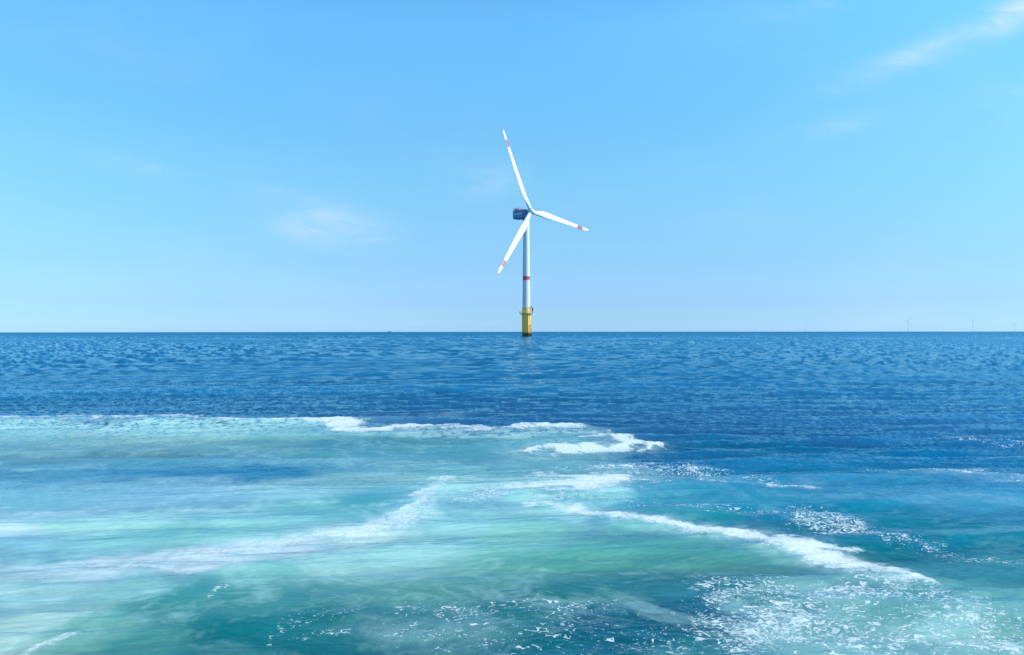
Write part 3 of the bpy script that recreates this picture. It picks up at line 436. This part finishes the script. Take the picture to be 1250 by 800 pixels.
# frame of the nacelle: local +Y forward (towards the rotor), +X along u, +Z up
def nframe(level=True):
    f=Vector((math.sin(PSI),-math.cos(PSI),0))
    M=Matrix((( -u.x, f.x,0),( -u.y, f.y,0),(0,0,1)))
    return M
NM=nframe()
nac_e_rot=NM.to_4x4().to_euler()
def rrect(hw,zb,zt,y,cut=.9):
    c=cut
    return [(-hw+c,y,zb),(hw-c,y,zb),(hw,y,zb+c),(hw,y,zt-c*.6),(hw-c*.6,y,zt),(-hw+c*.6,y,zt),(-hw,y,zt-c*.6),(-hw,y,zb+c)]
b=MB()
ZR=-HZ
secs=[(-12.3,3.0,-3.3,2.5,.5),(-11.9,3.25,-3.7,2.8,.6),(-6,3.4,-4.1,3.0,.7),(-2.5,3.4,-5.0,3.0,.8),(1.2,3.1,-4.6,2.8,1.1),(2.6,2.4,-3.0,2.4,1.3)]
b.loft([[Vector(q) for q in rrect(hw,zb,zt,y,c)] for (y,hw,zb,zt,c) in secs])
nac=b.build('nacelle',M_nac,tb,bevel=.12); nac.location=(0,0,HZ-.1); nac.rotation_euler=nac_e_rot
b=MB()   # pale stripe panel along the flanks and the roof edge
for sd in (-1,1):
    b.box((sd*3.36,-5.6,-.2),(.12,8.6,1.25)); 
b.build('side_stripe',M_nacl,nac,bevel=.03)
b=MB(); b.lathe([(2.45,-6.0),(2.5,-5.2),(2.6,-4.6)],40); b.build('yaw_collar',M_dark,nac)
# winching platform at the rear of the roof, with cooler
b=MB(); b.box((0,-9.4,3.45),(5.6,5.6,.22))
for x in(-2.5,2.5):
    for y in(-11.8,-7.0): b.tube((x,y,2.6),(x,y,3.4),.12,n=6)
hp=b.build('winching_platform',M_galv,nac)
b=MB()
for x0,y0,x1,y1 in((-2.75,-12.15,2.75,-12.15),(-2.75,-12.15,-2.75,-6.65),(2.75,-12.15,2.75,-6.65),(-2.75,-6.65,2.75,-6.65)):
    for z in (4.1,4.75): b.tube((x0,y0,z),(x1,y1,z),.09,n=6)
    for k in range(7):
        t=k/6; b.tube((x0+(x1-x0)*t,y0+(y1-y0)*t,3.5),(x0+(x1-x0)*t,y0+(y1-y0)*t,4.75),.07,n=5)
b.build('railing',M_red,hp)
b=MB(); b.box((-0.6,-8.9,4.1),(4.2,4.0,1.1)); b.build('cooler',M_tower_w,nac,bevel=.1)
b=MB(); b.tube((1.2,-5.6,2.9),(1.2,-5.6,5.2),.06,n=6); b.tube((.7,-5.6,5.1),(1.7,-5.6,5.1),.05,n=5); b.box((.7,-5.6,5.25),(.2,.2,.3)); b.box((1.7,-5.6,5.25),(.2,.2,.3)); b.build('wind_sensor',M_galv,nac)

# rotor: spinner and three blades
RM=Matrix(((u.x,vv_.x,ax_.x),(u.y,vv_.y,ax_.y),(u.z,vv_.z,ax_.z))).to_4x4()
b=MB(); b.lathe([(1.7,-2.1),(2.15,-1.6),(2.35,0),(2.25,1.0),(1.8,2.0),(1.1,2.6),(.4,2.9),(.0005,2.95)],40)
hub=b.build('hub',M_hub,tb); hub.matrix_local=Matrix.Translation(hub_c)@RM
def blade_mesh():
    # along +Z; chord in X (in the rotor plane), thickness in Y
    b=MB(); rings=[]
    tab=[(1.6,2.9,1.,13),(3.5,2.95,1.,13),(7,3.6,.72,13),(12,4.7,.42,11),(17,5.0,.31,9),(24,4.6,.26,6.5),(34,4.0,.22,4),(46,3.3,.19,2),(56,2.65,.18,.8),(63,1.9,.17,0),(66.5,1.2,.16,0),(68.2,.45,.16,0)]
    sc_=RL/68.2
    n=28
    for (z,c,tk,tw) in tab:
        ring=[]
        for k in range(n):
            t=2*math.pi*k/n
            xx=math.cos(t); bl=min(1,max(0,(1-tk)/.55))
            cyl=(xx*c/2,math.sin(t)*c/2)
            s01=(1-xx)/2      # 0 at leading edge
            th=5*tk*(.2969*math.sqrt(s01)-.126*s01-.3516*s01**2+.2843*s01**3-.1036*s01**4)*c
            af=((.32-s01)*c+.0*c,(1 if math.sin(t)>=0 else -.75)*th)
            px=cyl[0]*(1-bl)+af[0]*bl; py=cyl[1]*(1-bl)+af[1]*bl
            a=R(tw+8)
            qx=px*math.cos(a)-py*math.sin(a); qy=px*math.sin(a)+py*math.cos(a)
            pre=-1.6*(z/68.2)**2        # prebend away from the tower
            ring.append(Vector((qx,qy+pre,z*sc_)))
        rings.append(ring)
    b.loft(rings); return b
b0=blade_mesh().build('blade',M_blade,tb)
for k in range(3):
    o=b0 if k==0 else b0.copy()
    if k: C.objects.link(o); o.parent=tb
    th=TH0+k*2*math.pi/3
    d=u*math.sin(th)+vv_*math.cos(th)          # blade axis
    ch=u*math.cos(th)-vv_*math.sin(th)         # chord, towards clockwise
    yv=-ax_                                    # thickness axis; local -Y faces the wind
    M=Matrix(((ch.x,yv.x,d.x),(ch.y,yv.y,d.y),(ch.z,yv.z,d.z))).to_4x4()
    o.matrix_local=Matrix.Translation(hub_c)@M
    rt=MB()
for k in range(3):
    th=TH0+k*2*math.pi/3; d=u*math.sin(th)+vv_*math.cos(th)
    b=MB(); b.tube(hub_c+d*1.3,hub_c+d*2.5,1.55,1.52,n=32); b.build('blade_collar',M_galv,tb)

# ------------------------------------------------------------------ far wind farm
M_far=paint('haze_glow_white',(.50,.64,.74),.6,.03)[0]
M_fard=paint('haze_glow_grey',(.33,.54,.72),.6,.03)[0]
M_fary=paint('haze_glow_foundation',(.38,.50,.58),.6,.03)[0]
for mm in (M_far,M_fard,M_fary):      # emission painted in as the airlight of seven kilometres of sea haze
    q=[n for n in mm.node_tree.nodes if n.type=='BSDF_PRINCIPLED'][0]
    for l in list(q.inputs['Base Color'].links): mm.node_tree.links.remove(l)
    c=dict(haze_glow_white=(.16,.16,.16),haze_glow_grey=(.03,.04,.05),haze_glow_foundation=(.06,.07,.05))[mm.name]
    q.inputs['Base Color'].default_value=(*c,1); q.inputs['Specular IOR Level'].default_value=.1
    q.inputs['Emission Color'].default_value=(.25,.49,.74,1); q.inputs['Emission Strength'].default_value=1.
def far_turbine(px,dist,hub,rad,az,rot,label):
    x=(px-625)/903*dist
    t=thing('wind_turbine',label,'wind turbine',(x,dist,drop(math.hypot(x,dist))),'far wind turbines along the horizon',R(az))
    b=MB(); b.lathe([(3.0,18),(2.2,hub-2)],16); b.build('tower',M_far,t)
    b=MB(); b.lathe([(3.6,-6),(3.6,17.9)],16); b.lathe([(5.2,17.2),(5.2,17.8)],16); b.build('foundation',M_fary,t)
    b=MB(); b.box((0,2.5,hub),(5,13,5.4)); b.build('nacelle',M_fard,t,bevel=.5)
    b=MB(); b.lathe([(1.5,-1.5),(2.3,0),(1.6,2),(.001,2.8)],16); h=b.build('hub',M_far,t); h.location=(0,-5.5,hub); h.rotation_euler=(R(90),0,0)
    b=MB(); rings=[]
    for z,c,k in((1.5,2.4,1),(6,3.2,.7),(14,4.4,.35),(30,3.4,.22),(48,2.2,.2),(58,1.,.2)):
        rings.append([Vector((math.cos(2*math.pi*q/12)*c/2,math.sin(2*math.pi*q/12)*c/2*k,z*rad/58)) for q in range(12)])
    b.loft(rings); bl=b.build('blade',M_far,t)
    for k in range(3):
        o=bl if k==0 else bl.copy()
        if k: C.objects.link(o); o.parent=t
        o.location=(0,-5.5,hub); o.rotation_euler=(0,R(rot+120*k),0)
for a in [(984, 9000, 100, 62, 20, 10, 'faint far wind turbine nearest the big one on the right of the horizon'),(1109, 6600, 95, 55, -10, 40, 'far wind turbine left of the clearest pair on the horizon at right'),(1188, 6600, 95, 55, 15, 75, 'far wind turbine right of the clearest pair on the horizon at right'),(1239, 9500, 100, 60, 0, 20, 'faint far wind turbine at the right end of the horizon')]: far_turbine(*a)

# far vessel on the horizon left of the big turbine
x=(475-625)/903*6300
vs_=thing('ship','tiny dark ship on the horizon far to the left of the big turbine','ship',(x,6300,drop(6300)),None,R(8))
M_ship=paint('hazy_ship_grey',(.10,.17,.24),.6,.05)[0]
b=MB(); b.loft([[Vector((xx,-s_*w_,-1)),Vector((xx,s_*w_,-1)),Vector((xx,s_*w_*1.1,h_)),Vector((xx,-s_*w_*1.1,h_))] for xx,s_,w_,h_ in((-19,1,3.2,4.),(-10,1,4.2,3.6),(8,1,4.2,4.),(19,1,.5,6.))]); b.build('hull',M_ship,vs_)
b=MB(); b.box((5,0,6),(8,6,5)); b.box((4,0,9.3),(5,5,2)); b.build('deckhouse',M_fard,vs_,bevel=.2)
b=MB(); b.tube((3.5,0,10),(3.5,0,14),.3,.15); b.build('mast',M_ship,vs_)
